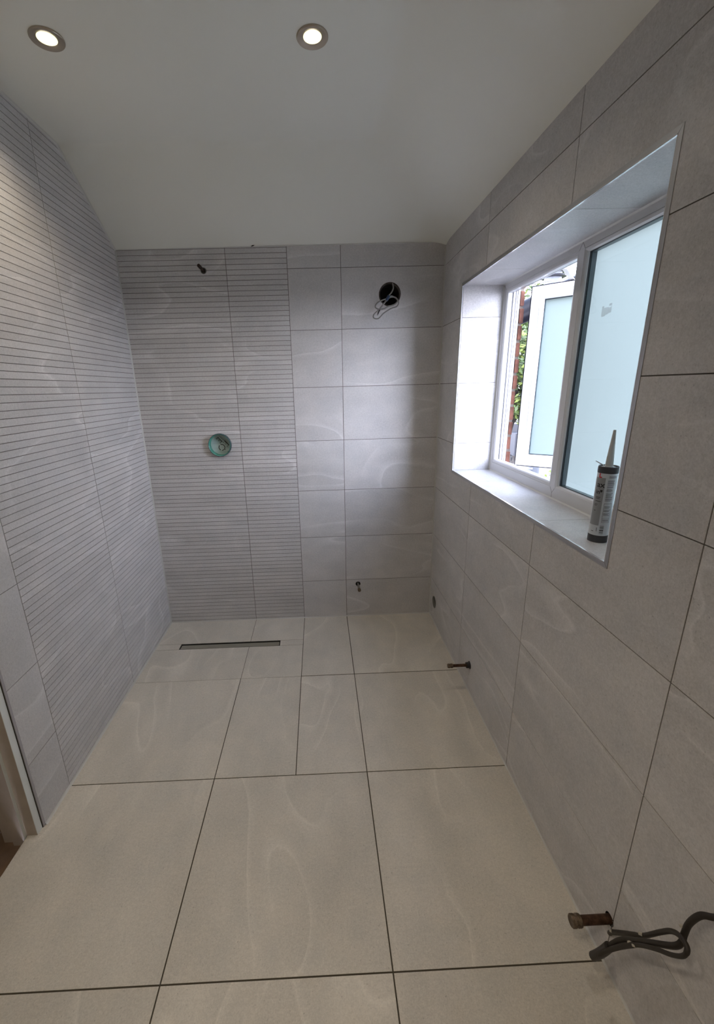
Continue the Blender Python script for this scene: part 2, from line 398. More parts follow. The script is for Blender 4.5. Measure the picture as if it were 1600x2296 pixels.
# -- floor
mb = MB(); DR = (.1455, .7405, .2575, .3120)
XF = [0, X1, X2, X3, W + .02]
sh = []
for (a, b) in ((-.01, X1), (X1, X2)):
    sh += [(a, b, -.01, .2565), (a, b, .3120, YJ[0] + .002)]
sh += [(.0, .1455, .2565, .3120), (.7405, X2, .2565, .3120)]
tiles(mb, ff, sh[:4], gap=.0024); tiles(mb, ff, sh[4:], gap=.0022)
tiles(mb, ff, grid([X2, X3, W + .02], [-.01, YJ[0]]), gap=.0042)
tiles(mb, ff, grid([-.02, X1, X2, X3, W + .02], [YJ[0] + .001, YJ[1]]), gap=.0036)
r2 = grid([-.0417, X1, X3, W + .02], YJ[1:] + [DEPTH])
tiles(mb, ff, r2, gap=.0040)
for r in subtract([(-.0417, W + .02, -.02, DEPTH + .05)], DR): put_rect(mb, ff, r, .0018, 1, (0, 0, 0), [])
mb.box(-.0417, W + .02, -.02, DEPTH + .05, -.05, -.045, 1)
mb.poly([(-.0410, 1.0, -.0005), (-.0410, 2.5, -.0005), (-.0410, 2.5, -.045), (-.0410, 1.0, -.045)], 0)
struct(mb.build('floor', [TILEF, FGROUT], attr=True, fix=False))
# -- ceiling: flat middle, sloping soffits over the back wall and the window wall
def smin(a, b, k):
    h = max(k - abs(a - b), 0) / k; return min(a, b) - h * h * k * .25
def cz(x, y):
    zb = 2.1655 + .006 * min(max(x / 1.2, 0), 1) + y * (.2605 / .415); zr = 2.1690 + (W - x) * (.2578 / .4250)
    return smin(smin(zb, zr, .055), ZF, .006 if y < .8 and x < 1.0 else .004)
mb = MB(); nx, ny = 96, 170; xs = [-.01 + (W + .02) * i / nx for i in range(nx + 1)]
ys = [-.01 + .7 * (j / 70) if j <= 70 else .69 + (DEPTH + .02 - .69) * (j - 70) / 100 for j in range(ny + 1)]
vs = [(x, y, cz(x, y)) for y in ys for x in xs]
mb.mesh(vs, [(j * (nx + 1) + i, j * (nx + 1) + i + 1, (j + 1) * (nx + 1) + i + 1, (j + 1) * (nx + 1) + i) for j in range(ny) for i in range(nx)])
ceil_ = struct(mb.build('ceiling', PAINT, smooth=True, fix=False))
mb = MB()   # two little gaps in the plaster edge above the back wall
def crack(pts, wd):
    for (a, b) in zip(pts, pts[1:]):
        y = .006; h = wd
        mb.mesh([(a[0], y, a[1]), (b[0], y, b[1]), (b[0], y, b[1] + h), (a[0], y, a[1] + h), (a[0], -.002, a[1]), (b[0], -.002, b[1]), (b[0], -.002, b[1] + h), (a[0], -.002, a[1] + h)],
                [(0, 1, 2, 3), (4, 5, 6, 7), (0, 1, 5, 4), (2, 3, 7, 6)])
crack([(.700, 2.1665), (.714, 2.1715), (.722, 2.1745), (.731, 2.1795)], .0035)
crack([(.908, 2.1775), (.913, 2.180), (.921, 2.180), (.926, 2.1775)], .0020)
mb.build('plaster_crack', HOLE, ceil_, fix=False)
# -- silicone beads in the corners
def bead(mb, a, b, n1, n2, r=.005):
    a, b, n1, n2 = map(Vector, (a, b, n1, n2)); pr = [n1 * r, n1 * r * .42 + n2 * r * .42, n2 * r]
    mb.mesh([tuple(a + p) for p in pr] + [tuple(b + p) for p in pr] + [tuple(a), tuple(b)], [(0, 1, 4, 3), (1, 2, 5, 4), (0, 3, 7, 6), (2, 6, 7, 5)])
mb = MB(); bead(mb, (0, 0, 0), (0, DY0, 0), (1, 0, 0), (0, 0, 1), .007); bead(mb, (W, 0, 0), (W, DEPTH, 0), (-1, 0, 0), (0, 0, 1), .0045)
bead(mb, (0, 0, 0), (W, 0, 0), (0, 1, 0), (0, 0, 1), .0045); bead(mb, (0, 0, 0), (0, 0, 2.165), (1, 0, 0), (0, 1, 0), .0055); bead(mb, (W, 0, 0), (W, 0, 2.16), (-1, 0, 0), (0, 1, 0), .005)
struct(mb.build('trim_1', SILI))
mb = MB()
bead(mb, (0, 0, 2.1655), (0, .42, 2.4265), (1, 0, 0), (0, .53, -.85), .007); bead(mb, (0, .42, ZF), (0, DEPTH, ZF), (1, 0, 0), (0, 0, -1), .007)
bead(mb, (0, 0, 2.166), (W - .08, 0, 2.171), (0, 1, 0), (0, 0, -1), .003)
struct(mb.build('trim_2', WHITESIL))

# ------------------------------------------------------------------ tile edging round the window opening
mb = MB(); ty0, ty1, tz0, tz1 = RY0 - .0115, RY1 + .0115, RZ0 - .012, RZ1 + .012
def mitre(o0, o1, i0, i1, x0, x1):
    """flat bar between outer edge o0-o1 and inner edge i0-i1 (y,z pairs), thickness x0..x1"""
    q = [o0, o1, i1, i0]
    mb.mesh([(x0, *p) for p in q] + [(x1, *p) for p in q], [(0, 1, 2, 3), (4, 5, 6, 7), (0, 1, 5, 4), (1, 2, 6, 5), (2, 3, 7, 6), (3, 0, 4, 7)])
e = .0006; O_ = [(ty0, tz0), (ty1, tz0), (ty1, tz1), (ty0, tz1)]; I_ = [(RY0, RZ0), (RY1, RZ0), (RY1, RZ1), (RY0, RZ1)]
for k in range(4):
    a, b = O_[k], O_[(k + 1) % 4]; c, d = I_[k], I_[(k + 1) % 4]
    dv = (Vector(b) - Vector(a)).normalized() * e
    mitre((a[0] + dv.x, a[1] + dv.y), (b[0] - dv.x, b[1] - dv.y), (c[0] + dv.x, c[1] + dv.y), (d[0] - dv.x, d[1] - dv.y), W - .0012, W + .006)
struct(mb.build('trim_3', ALU, fix=True))
mb = MB()   # thin bright lip returning into the reveal
l = .0022
for (a, b, c, d) in ((RY0, RY1, RZ0, RZ0 + l), (RY0, RY1, RZ1 - l, RZ1), (RY0, RY0 + l, RZ0, RZ1), (RY1 - l, RY1, RZ0, RZ1)): mb.box(W - .0014, W + .0035, a, b, c, d)
struct(mb.build('trim_4', plain('polished_edge', (.80, .80, .82), .18, metal=.6)))

# ------------------------------------------------------------------ window frame
WIN = struct(empty('window_1', (FX, .93, RZ0)))
def loop(mb, y0, y1, z0, z1, prof, m=0, close=True, sides='LRTB'):
    """sweeps a profile round an opening: prof = (outward offset t, x)"""
    def ring(t, x): return [(x, y0 - t, z0 - t), (x, y1 + t, z0 - t), (x, y1 + t, z1 + t), (x, y0 - t, z1 + t)]
    R = [ring(t, x) for t, x in prof]; n = len(R)
    vs = [p for r in R for p in r]; names = 'BRTL'; fs = []
    for i in range(n if close else n - 1):
        j = (i + 1) % n
        for k in range(4):
            if names[k] in sides: fs.append((i * 4 + k, i * 4 + (k + 1) % 4, j * 4 + (k + 1) % 4, j * 4 + k))
    mb.mesh(vs, fs, m)
OX = 1.978
LY0, LY1, LZ0, LZ1 = .356, .8973, 1.0835, 1.8570      # opening light (left)
BY0, BY1, BZ0, BZ1 = .9465, 1.5260, 1.0640, 1.8745    # bead lines of the fixed light (right)
ov = [(.0175, FX), (.0170, FX + .0010), (.0135, FX + .0006), (.0060, FX + .0022), (.0012, FX + .0055), (0, FX + .010), (0, FX + .024)]
reb = [(.020, FX + .0242), (.020, FX + .036), (.0135, FX + .0365), (.0135, FX + .046), (.020, FX + .0465), (.020, OX - .010), (.0145, OX - .0095), (.0145, OX)]
mb = MB()
loop(mb, LY0, LY1, LZ0, LZ1, ov + reb, close=False)
# front flats (left jamb, bottom, top of left light)
mb.box(FX, OX, RY0 - .01, LY0 - .0175 - .0005, RZ0 - .01, RZ1 + .01)
mb.box(FX, OX, LY0 - .018, BY1 + .04, RZ0 - .01, LZ0 - .0175 - .0006)
mb.box(FX, OX, LY0 - .018, BY1 + .04, LZ1 + .0181, RZ1 + .01)
mb.box(FX, OX, BY1 + .0004, RY1 + .01, RZ0 - .01, RZ1 + .01)
mb.box(FX, OX - .02, LY1 + .018, BY0 - .0006, LZ0 - .018, LZ1 + .018)
mb.box(FX + .03, OX, LY1 + .019, BY0 + .01, LZ0 - .018, LZ1 + .018)
fr1 = mb.build('window_frame', UPVC, WIN)
mb = MB()   # welded mitre seams at the mullion ends and corners
def seam(p, q, wd=.0011):
    a = Vector((FX - .0002, *p)); b = Vector((FX - .0002, *q)); d = (b - a); h = d.length / 2; d.normalize(); c = (a + b) / 2
    mb.obox(c, (d, Vector((1, 0, 0)), d.cross(Vector((1, 0, 0)))), (h, .0004, wd / 2))
mc = (LY1 + .018 + BY0) / 2
for zt, zo, zi in ((RZ0 + .022, LZ0 - .0178, BZ0), (RZ1 - .004, LZ1 + .0178, BZ1)):
    seam((mc, zt), (LY1 + .018, zo)); seam((mc, zt), (BY0, zi)); 
seam((mc, RZ0 + .022), (mc, RZ0 + .002)); seam((RY0 + .006, RZ1 - .003), (LY0 - .018, LZ1 + .018)); 
mb.build('weld_seam', plain('seam_grey', (.22, .22, .22), .6), WIN)
mb = MB()   # glazing bead of the fixed light
loop(mb, BY0, BY1, BZ0, BZ1, [(-.0006, FX + .004), (-.0008, FX + .0002), (-.0035, FX), (-.0100, FX + .0022), (-.0138, FX + .0070), (-.0140, FX + .0145), (0, FX + .0145)])
mb.build('glazing_bead', UPVC, WIN)
GY0, GY1, GZ0, GZ1 = BY0 + .0125, BY1 - .0125, BZ0 + .0125, BZ1 - .0125
mb = MB(); loop(mb, GY0 + .0015, GY1 - .0015, GZ0 + .0015, GZ1 - .0015, [(.002, FX + .0105), (-.0012, FX + .0105), (-.0012, FX + .0135), (.002, FX + .0135)])
mb.build('gasket', BLACKRUB, WIN)
mb = MB(); mb.box(FX + .0145, FX + .0175, GY0, GY1, GZ0, GZ1); mb.build('inner_pane', CLEAR, WIN)
mb = MB(); loop(mb, GY0 + .0010, GY1 - .0010, GZ0 + .0010, GZ1 - .0010, [(.006, FX + .018), (-.0006, FX + .018), (-.0006, FX + .0345), (.006, FX + .0345)])
mb.build('spacer_bar', SPACER, WIN)
mb = MB(); mb.box(FX + .0350, FX + .0390, GY0 - .004, GY1 + .004, GZ0 - .004, GZ1 + .004); mb.m[0] = 1; pane = mb.build('frosted_pane', [CLEAR, FROST], WIN)
mb = MB()   # torn square of tape residue on the glass
x = FX + .0142
for (a, b, c, d) in ((1.060, 1.092, 1.6530, 1.6740), (1.092, 1.106, 1.656, 1.6715), (1.060, 1.069, 1.6740, 1.6800), (1.0935, 1.106, 1.676, 1.6825), (1.062, 1.078, 1.6495, 1.653), (1.103, 1.107, 1.6725, 1.6745)):
    mb.box(x - .0004, x + .0002, a, b, c, d)
mb.build('tape_residue', RESIDUE, pane, fix=True)
mb = MB()   # dark seals in the rebate of the opening light
loop(mb, LY0, LY1, LZ0, LZ1, [(.0005, FX + .0242), (.0005, FX + .029), (.0195, FX + .029), (.0195, FX + .0242)])
mb.build('rebate_seal', BLACKRUB, WIN)
mb = MB(); loop(mb, LY0, LY1, LZ0, LZ1, [(.0130, FX + .0468), (.0130, FX + .0496), (.0195, FX + .0496), (.0195, FX + .0468)]); mb.build('outer_seal', plain('grey_seal', (.10, .10, .13), .5), WIN)
mb = MB()   # silicone round the frame
bead(mb, (FX, RY0, RZ0), (FX, RY1, RZ0), (-1, 0, 0), (0, 0, 1), .0045); bead(mb, (FX, RY0, RZ0), (FX, RY0, RZ1), (-1, 0, 0), (0, 1, 0), .0045)
bead(mb, (FX, RY0, RZ1), (FX, RY1, RZ1), (-1, 0, 0), (0, 0, -1), .0045)
mb.build('frame_sealant', WHITESIL, WIN)
# opened casement: local axes s (along), q (out of its inner face), z
SA = Vector((2.0025, .4045, 0)); SD = Vector((.757, .653, 0)).normalized(); SN = Vector((-SD.y, SD.x, 0))
def sp_(s, q, z): return tuple(SA + SD * s + SN * q + Vector((0, 0, z)))
SW, SZ0, SZ1 = .572, 1.0600, 1.8690
def sloop(mb, prof, m=0, close=True):
    def ring(t, q): return [sp_(t, q, SZ0 + t), sp_(SW - t, q, SZ0 + t), sp_(SW - t, q, SZ1 - t), sp_(t, q, SZ1 - t)]
    R = [ring(t, q) for t, q in prof]; n = len(R); fs = []
    for i in range(n if close else n - 1):
        j = (i + 1) % n
        for k in range(4): fs.append((i * 4 + k, i * 4 + (k + 1) % 4, j * 4 + (k + 1) % 4, j * 4 + k))
    mb.mesh([p for r in R for p in r], fs, m)
mb = MB(); sloop(mb, [(0, 0), (.0355, 0), (.0355, -.002), (.0365, -.002), (.0365, -.030), (.052, -.052), (.052, -.060), (.010, -.060), (.010, -.022), (0, -.022)])
sash = mb.build('casement_sash', UPVC, WIN)
mb = MB(); sloop(mb, [(.0366, -.0015), (.0375, 0), (.041, -.0005), (.050, -.0045), (.0545, -.010), (.0545, -.020), (.0366, -.020)]); mb.build('glazing_bead', UPVC, sash)
mb = MB(); sloop(mb, [(.053, -.0150), (.0562, -.0150), (.0562, -.0185), (.053, -.0185)]); mb.build('gasket', BLACKRUB, sash)
mb = MB(); sloop(mb, [(.040, -.0245), (.0560, -.0245), (.0560, -.036), (.040, -.036)]); mb.build('spacer_bar', SPACER, sash)
def spane(q0, q1, name, m, t=.045):
    mb = MB(); v = [sp_(s, q, z) for s in (t, SW - t) for q in (q0, q1) for z in (SZ0 + t, SZ1 - t)]
    mb.mesh(v, [(0, 1, 3, 2), (4, 6, 7, 5), (0, 4, 5, 1), (2, 3, 7, 6), (0, 2, 6, 4), (1, 5, 7, 3)])
    if len(m) > 1: mb.m[2] = 1
    return mb.build(name, m, sash)
spane(-.0205, -.0235, 'inner_pane', [CLEAR]); spane(-.0365, -.0405, 'frosted_pane', [CLEAR, FROST])
mb = MB(); sloop(mb, [(-.0045, -.003), (.0, -.003), (.0, -.020), (-.0045, -.020)]); mb.build('perimeter_seal', BLACKRUB, sash)
mb = MB()
def sbar(s0, s1, q0, q1, z0, z1):
    v = [sp_(s, q, z) for s in (s0, s1) for q in (q0, q1) for z in (z0, z1)]
    mb.mesh(v, [(0, 1, 3, 2), (4, 6, 7, 5), (0, 4, 5, 1), (2, 3, 7, 6), (0, 2, 6, 4), (1, 5, 7, 3)])
for z0, z1 in ((SZ1 + .0002, SZ1 + .0075), (SZ0 - .0075, SZ0 - .0002)): sbar(0, SW, -.045, -.024, z0, z1)
mb.build('hinge_track', DARKSTEEL, sash)
def arm(name, a, b, wd, z, par):
    mb = MB(); A = Vector((*a, z)); B = Vector((*b, z)); d = (B - A); h = d.length / 2; d.normalize(); nn = Vector((-d.y, d.x, 0))
    mb.obox((A + B) / 2, (d, nn, Vector((0, 0, 1))), (h, wd / 2, .0012)); 
    for q in (A, B): mb.lathe(q - Vector((0, 0, .003)), (0, 0, 1), [(0, wd * .35), (.006, wd * .35)], 12, 0, True, True)
    return mb.build(name, plain('stay_steel', (.72, .70, .66), .4, metal=.4), par)
for z in (1.8765, 1.0540):
    arm('friction_stay_arm', (1.984, .690), (2.150, .470), .016, z, WIN)
    arm('friction_stay_arm', (1.975, .400), (2.052, .478), .014, z + (.002 if z > 1.5 else -.002), WIN)
    arm('friction_stay_arm', (1.985, .355), (1.985, .740), .014, z + (.0045 if z > 1.5 else -.0045), WIN)

# ------------------------------------------------------------------ outer brick leaf round the window
mb = MB(); random.seed(3)
bx0, bx1 = 1.983, 2.000
def course(z, y0, y1, off):
    y = y0 - off
    while y < y1:
        a, b = max(y, y0), min(y + .215, y1)
        if b - a > .02:
            j = random.uniform(-.0015, .003)
            mb.box(bx0, bx1 + .0 + j, a + random.uniform(0, .003), b, z + .004 + random.uniform(0, .003), z + .065, 0)
        y += .225
z = -.6; k = 0
while z < 2.5:
    off = .1125 * (k % 2)
    if z + .065 < 1.010 or z > 1.915: course(z, -.9, 3.4, off)
    else:
        # the reveal edge left of the casement
        e0 = .3375 + random.uniform(-.003, .004); wd = .1025 if k % 2 else .215; y = e0
        while y > -.9:
            j = random.uniform(-.001, .003); mb.box(bx0, bx1 + j, y - wd, y, z + .003 + random.uniform(0, .002), z + .066, 0); y -= wd + .010; wd = .215
        course(z, 1.566, 3.4, off)
    z += .075; k += 1
for r in subtract([(-.9, 3.4, -.6, 2.55)], (.334, 1.565, 1.012, 1.914)):
    mb.box(1.979, 1.9985, r[0], r[1], r[2], r[3], 1)
struct(mb.build('wall_exterior', [BRICK, MORTAR]))
mb = MB(); mb.box(1.979, 2.06, .30, 1.60, 1.000, 1.022); struct(mb.build('window_sill_outer', UPVC))
bpy.data.objects['window_sill_outer'].name = 'trim_5'

# ------------------------------------------------------------------ doorway in the left wall
mb = MB(); mb.box(-.1, -.0003, DY0 - .001, DY0 + .0085, 0, DZ); struct(mb.build('trim_6', plain('tile_edge_mauve', (.36, .34, .36), .5)))
DO = struct(empty('door_1', (-.06, DY0, 0)))
mb = MB(); mb.box(-.125, -.0050, DY0 + .0105, 1.3880, -.03, 2.0); mb.box(-.125, -.0085, DY1 - .036, DY1 - .004, -.03, 2.0); mb.box(-.125, -.0085, DY0 + .0045, DY1 - .004, 1.999, DZ)
mb.build('door_lining', DOORW, DO)
mb = MB(); mb.box(-.0845, -.0425, 1.3888, 1.4010, -.03, 1.99); mb.box(-.0845, -.0425, DY1 - .049, DY1 - .0362, -.03, 1.99); mb.build('door_stop', DOORW, DO)
mb = MB(); mb.box(-.1245, -.0060, 1.3880, 1.3887, -.03, 2.0); mb.box(-.0840, -.0432, 1.4010, 1.4016, -.03, 1.99); mb.build('shaded_face', DOORS, DO)  # thin skins whose colour carries the shade on the lining and stop sides
mb = MB(); mb.box(-.0079, -.0030, DY0 + .0086, DY0 + .0104, 0, DZ - .002); mb.build('dark_gap', HOLE, DO)
# landing beyond the door
mb = MB(); random.seed(5)
x = -.045
while x > -1.35:
    mb.box(x - .118, x - .001, .6, 3.2, -.06, -.028 + random.uniform(-.002, .002)); x -= .12
struct(mb.build('floor_landing', BOARD))
mb = MB(); mb.box(-1.40, -1.35, .5, 3.3, -.06, 2.45); mb.box(-1.4, -.121, .5, .58, -.06, 2.45); mb.box(-1.4, -.121, 3.2, 3.28, -.06, 2.45); mb.box(-1.4, -.121, .5, 3.3, 2.40, 2.45)
struct(mb.build('wall_landing', HALLP))

# ------------------------------------------------------------------ linear shower drain
D = empty('linear_drain', (.443, .285, 0)); tag(D, 'long slim brushed steel channel drain set in the shower floor tiles', 'drain')
a, b, c, d = DR
mb = MB()
for q in ((a, b, c, c + .0022), (a, b, d - .0022, d), (a, a + .0022, c, d), (b - .0022, b, c, d)): mb.box(q[0], q[1], q[2], q[3], -.020, -.0004)
mb.build('frame', DARKSTEEL, D)
mb = MB(); mb.box(a + .0022, b - .0022, c + .0022, d - .0022, -.0200, -.0185); mb.build('channel', HOLE, D)
mb = MB(); mb.box(a + .0060, b - .0060, c + .0105, d - .0040, -.0120, -.0028); mb.build('cover_plate', plain('brushed_drain_steel', (.34, .33, .28), .33, metal=.55), D)

# ------------------------------------------------------------------ round concealed valve
V = empty('shower_valve_housing', (.437, 0, 1.1555)); tag(V, 'round teal plastic valve housing protruding from the ribbed wall tiles', 'valve')
c0 = (.4369, 0, 1.1555); AX = (0, 1, 0)
mb = MB(); mb.lathe(c0, AX, [(-.055, .0660), (.016, .0660), (.0185, .0650), (.0185, .0625)], 48); mb.build('outer_ring', TEALEDGE, V, smooth=True)
mb = MB(); mb.lathe(c0, AX, [(.0185, .0625), (.0170, .0605), (-.020, .0585)], 48); mb.build('inner_ring', TEAL, V, smooth=True)
mb = MB(); mb.lathe(c0, AX, [(-.0205, .0001), (-.0200, .0600)], 48); mb.lathe(c0, AX, [(-.0201, .060), (-.026, .060)], 48); pl = mb.build('back_plate', TEALPALE, V)
mb = MB(); PY = -.0195
def mark(x0, z0, x1, z1, wd=.0022, y=PY):
    a = Vector((.4369 + x0, y, 1.1555 + z0)); b = Vector((.4369 + x1, y, 1.1555 + z1)); d = b - a; h = d.length / 2; d.normalize()
    mb.obox((a + b) / 2, (d, Vector((0, 1, 0)), d.cross(Vector((0, 1, 0)))), (h, .0008, wd / 2))
_m = math
for k in range(14):          # broken ring
    if k in (4, 9): continue
    t0, t1 = 2 * PI * k / 14 + .2, 2 * PI * (k + .82) / 14 + .2
    mark(.004 + .0175 * _m.cos(t0), -.017 + .0175 * _m.sin(t0), .004 + .0175 * _m.cos(t1), -.017 + .0175 * _m.sin(t1), .0042)
def glyph(ox, oz):           # bracket with small ring, printed on the slant
    u = Vector((.66, -.75)); v = Vector((-.75, -.66))
    def g(a, b): q = u * a + v * b; return ox + q.x, oz + q.y
    for (p, q, wd) in (((-.020, 0), (.016, 0), .0038), ((-.018, .002), (-.018, .010), .002), ((.014, .002), (.014, .010), .002), ((-.022, .013), (-.014, .013), .002), ((.010, .013), (.017, .013), .002)):
        mark(*g(*p), *g(*q), wd)
    for k in range(8):
        t0, t1 = 2 * PI * k / 8, 2 * PI * (k + 1) / 8
        mark(*g(-.002 + .0035 * _m.cos(t0), .008 + .0035 * _m.sin(t0)), *g(-.002 + .0035 * _m.cos(t1), .008 + .0035 * _m.sin(t1)), .0018)
glyph(-.002, .028); glyph(.036, .007)
mark(.022, -.030, .024, -.032, .004); mark(.036, -.043, .054, -.036, .0034); mark(-.022, .040, -.014, .030, .002); mark(-.010, .044, .0, .040, .002)
mb.build('printed_marks', INK, pl)
mb = MB(); mb.lathe((.4369 + .001, -.019, 1.1555 + .014), AX, [(0, .0025), (.006, .0018)], 10, 0, True, True)
mb.obox((.4369 + .012, -.018, 1.1555 + .026), (Vector((.66, 0, -.75)), Vector((0, 1, 0)), Vector((.75, 0, .66))), (.034, .002, .0028)); mb.build('moulded_rib', TEALPALE, pl)

# ------------------------------------------------------------------ capped pipe stubs
def stub(name, label, base, axis, length, r, capr, caplen, collar=None, capm=COPPERCAP, pm=COPPER):
    t = empty(name, base); tag(t, label, 'pipe'); a = Vector(axis)
    mb = MB(); mb.lathe(base, axis, [(-.07, r), (length - caplen, r)], 24, 0, True, True); mb.build('pipe', pm, t, smooth=True)
    e_ = Vector(base) + a * (length - caplen)
    mb = MB(); mb.lathe(e_, axis, [(0, r), (.0015, capr * .94), (.004, capr), (caplen * .42, capr), (caplen * .47, capr * .86), (caplen * .58, capr * .86), (caplen * .63, capr), (caplen * .93, capr), (caplen, capr * .88), (caplen * 1.001, .0005)], 26)
    mb.build('end_cap', capm, t, smooth=True)
    if collar:
        mb = MB(); mb.lathe(base, axis, collar[0], 32); mb.build('collar', collar[1], t, smooth=True)
    return t
stub('pipe_stub', 'short capped copper pipe near the floor beside the black cable on the window wall', (W, 1.7870, .1400), (-1, 0, 0), .1000, .0108, .0150, .026)
stub('pipe_stub', 'thin capped copper pipe with black collar low on the far window wall', (W, .7515, .1400), (-1, 0, 0), .1080, .0072, .0108, .026,
     ([(-.03, .0088), (.017, .0090), (.017, .0145), (.004, .0150), (.0015, .0190), (-.001, .0192)], DARK))
stub('pipe_stub', 'capped grey pipe coming out of a dark hole low on the back wall', (1.2365, 0, .2318), (0, 1, 0), .0980, .0068, .0100, .022, None, COPPERCAP, plain('grey_pipe', (.22, .215, .20), .4, metal=.5))
t = empty('shower_pipe_outlet', (.4412, 0, 2.0615)); tag(t, 'dark capped shower pipe outlet high on the ribbed back wall', 'pipe')
mb = MB(); mb.lathe((.4412, 0, 2.0615), (-.10, 1, .12), [(-.05, .0062), (.062, .0062)], 20, 0, True, True); mb.build('pipe', plain('brown_pipe', (.045, .028, .022), .45, metal=.3), t, smooth=True)
mb = MB(); mb.lathe((.4412, 0, 2.0615), (-.10, 1, .12), [(.036, .0062), (.037, .0085), (.068, .0085), (.071, .0068), (.0712, .0005)], 20); mb.build('end_cap', plain('dark_brown_cap', (.030, .017, .014), .4, metal=.3), t, smooth=True)
mb = MB(); mb.lathe((.4412, 0, 2.0615), (0, 1, 0), [(-.02, .0085), (.004, .0085), (.0055, .0100), (.0055, .0130), (.002, .0150), (-.001, .0152)], 32); mb.build('collar', plain('dull_chrome_collar', (.20, .20, .20), .22, metal=.9), t, smooth=True)
# hole sleeve of the back wall pipe
mb = MB(); mb.lathe((1.2365, 0, .2318), (0, 1, 0), [(.0004, .0158), (-.10, .0152)], 28, 0, False, True); bpy.data.objects['pipe_stub.002']
mb.build('hole_sleeve', HOLE, bpy.data.objects['pipe_stub.002'])
mb = MB(); mb.lathe((W, 1.7870, .1400), (-1, 0, 0), [(.0004, .0152), (-.08, .0152)], 28, 0, False, True); mb.build('hole_sleeve', HOLE, bpy.data.objects['pipe_stub'])
# waste pipe socket by the corner
t = empty('waste_pipe_socket', (W, .0975, .132)); tag(t, 'round grey waste pipe socket in the window wall by the back corner', 'pipe')
mb = MB(); mb.lathe((W, .0975, .132), (-1, 0, 0), [(-.10, .036), (.0006, .0362), (.0012, .0380), (.0012, .0390), (-.003, .0392)], 36); mb.build('outer_socket', plain('grey_waste_plastic', (.20, .20, .185), .4), t, smooth=True)
mb = MB(); mb.lathe((W, .0975, .132), (-1, 0, 0), [(-.10, .0270), (-.010, .0270), (-.009, .0255), (-.010, .0235), (-.10, .0235)], 36); mb.build('inner_pipe', plain('dark_grey_waste', (.09, .09, .085), .4), t, smooth=True)
mb = MB(); mb.lathe((W, .0975, .132), (-1, 0, 0), [(-.060, .0001), (-.0605, .0365)], 30); mb.build('end_stop', HOLE, t)

# ------------------------------------------------------------------ fan duct hole with looped cable
FC = (1.4205, 0, 1.930)
t = empty('fan_duct', FC); tag(t, 'dark round open fan duct hole in the upper back wall', 'duct')
mb = MB(); mb.lathe(FC, AX, [(-.115, .0585), (.0002, .0590), (.0006, .0570), (-.0015, .0545), (-.115, .0535)], 56); mb.build('duct_tube', DUCTM, t, smooth=True)
mb = MB(); mb.lathe(FC, AX, [(-.1140, .0001), (-.1142, .0585)], 40); mb.build('duct_end', HOLE, t)
mb = MB(); mb.lathe(FC, AX, [(-.004, .0545), (-.0012, .0535), (-.0060, .0520), (-.020, .0518)], 56); mb.build('inner_lip', plain('grey_lip', (.16, .15, .14), .3), t, smooth=True)
t = empty('fan_cable', (1.40, .04, 1.90)); tag(t, 'coiled grey cable with blue tape hanging out of the fan duct', 'cable')
mb = MB()
mb.tube([(1.4338, -.03, 1.985), (1.4345, -.005, 1.9815), (1.4338, .01, 1.9746), (1.4348, .02, 1.9534), (1.424, .03, 1.9324), (1.406, .04, 1.9138), (1.398, .043, 1.904)], .0036)
mb.tube([(1.4006, .045, 1.9002), (1.3739, .05, 1.8934), (1.3473, .055, 1.8803), (1.3356, .055, 1.8613), (1.3522, .055, 1.8502), (1.3814, .05, 1.8525), (1.4058, .045, 1.8636), (1.4422, .04, 1.8745), (1.457, .035, 1.8922), (1.4449, .035, 1.9075), (1.4226, .04, 1.9092), (1.4053, .045, 1.9022)], .0034)
mb.tube([(1.3959, .045, 1.896), (1.3765, .05, 1.872), (1.3523, .055, 1.8459), (1.3286, .055, 1.8248), (1.3293, .05, 1.8082), (1.3532, .05, 1.8055), (1.3824, .045, 1.8317), (1.4211, .04, 1.8533), (1.4528, .035, 1.8643), (1.4629, .03, 1.8844), (1.4506, .03, 1.9019), (1.4258, .035, 1.9143), (1.405, .043, 1.906)], .0031)
mb.build('cable_loops', CABLEG, t, smooth=True)
mb = MB(); mb.tube([(1.4086, .041, 1.9145), (1.4030, .044, 1.9040), (1.3940, .046, 1.8925)], .0080, sub=3); mb.build('tape_wrap', BLUET, t, smooth=True)
mb = MB(); mb.tube([(1.396, .047, 1.8917), (1.3772, .050, 1.8707), (1.3601, .053, 1.8487)], .0030); mb.build('short_tail', CABLEG, t, smooth=True)
mb = MB(); mb.tube([(1.3601, .053, 1.8487), (1.3520, .055, 1.833), (1.3470, .057, 1.8200)], [.0034, .0034, .0018]); mb.build('cable_end', DARK, t, smooth=True)

# ------------------------------------------------------------------ black cables low on the window wall
t = empty('supply_cable', (W, 1.80, .10)); tag(t, 'dark looped supply cables coming out low on the window wall beside the capped pipe', 'cable')
A = [(1.735, 1.794, .108), (1.712, 1.7987, .1081), (1.7, 1.8161, .1441), (1.68, 1.8667, .2335), (1.67, 1.9153, .316), (1.665, 1.9512, .3932), (1.66, 1.9739, .4376), (1.655, 1.9947, .4611), (1.65, 2.014, .4669), (1.645, 2.0164, .45), (1.645, 1.9977, .4162), (1.645, 1.9691, .3778), (1.645, 1.9341, .3237), (1.64, 1.9075, .2693), (1.635, 1.8843, .2135), (1.63, 1.8655, .1587)]
B = [(1.735, 2.06, .62), (1.7, 2.0242, .5578), (1.69, 2.0073, .5324), (1.68, 1.9951, .5167), (1.675, 1.9861, .4807), (1.67, 1.9872, .4523), (1.665, 1.9914, .4392), (1.66, 1.9848, .4157), (1.655, 1.9493, .3584), (1.65, 1.899, .2746), (1.645, 1.8809, .2292), (1.64, 1.8686, .183), (1.632, 1.8628, .1567)]
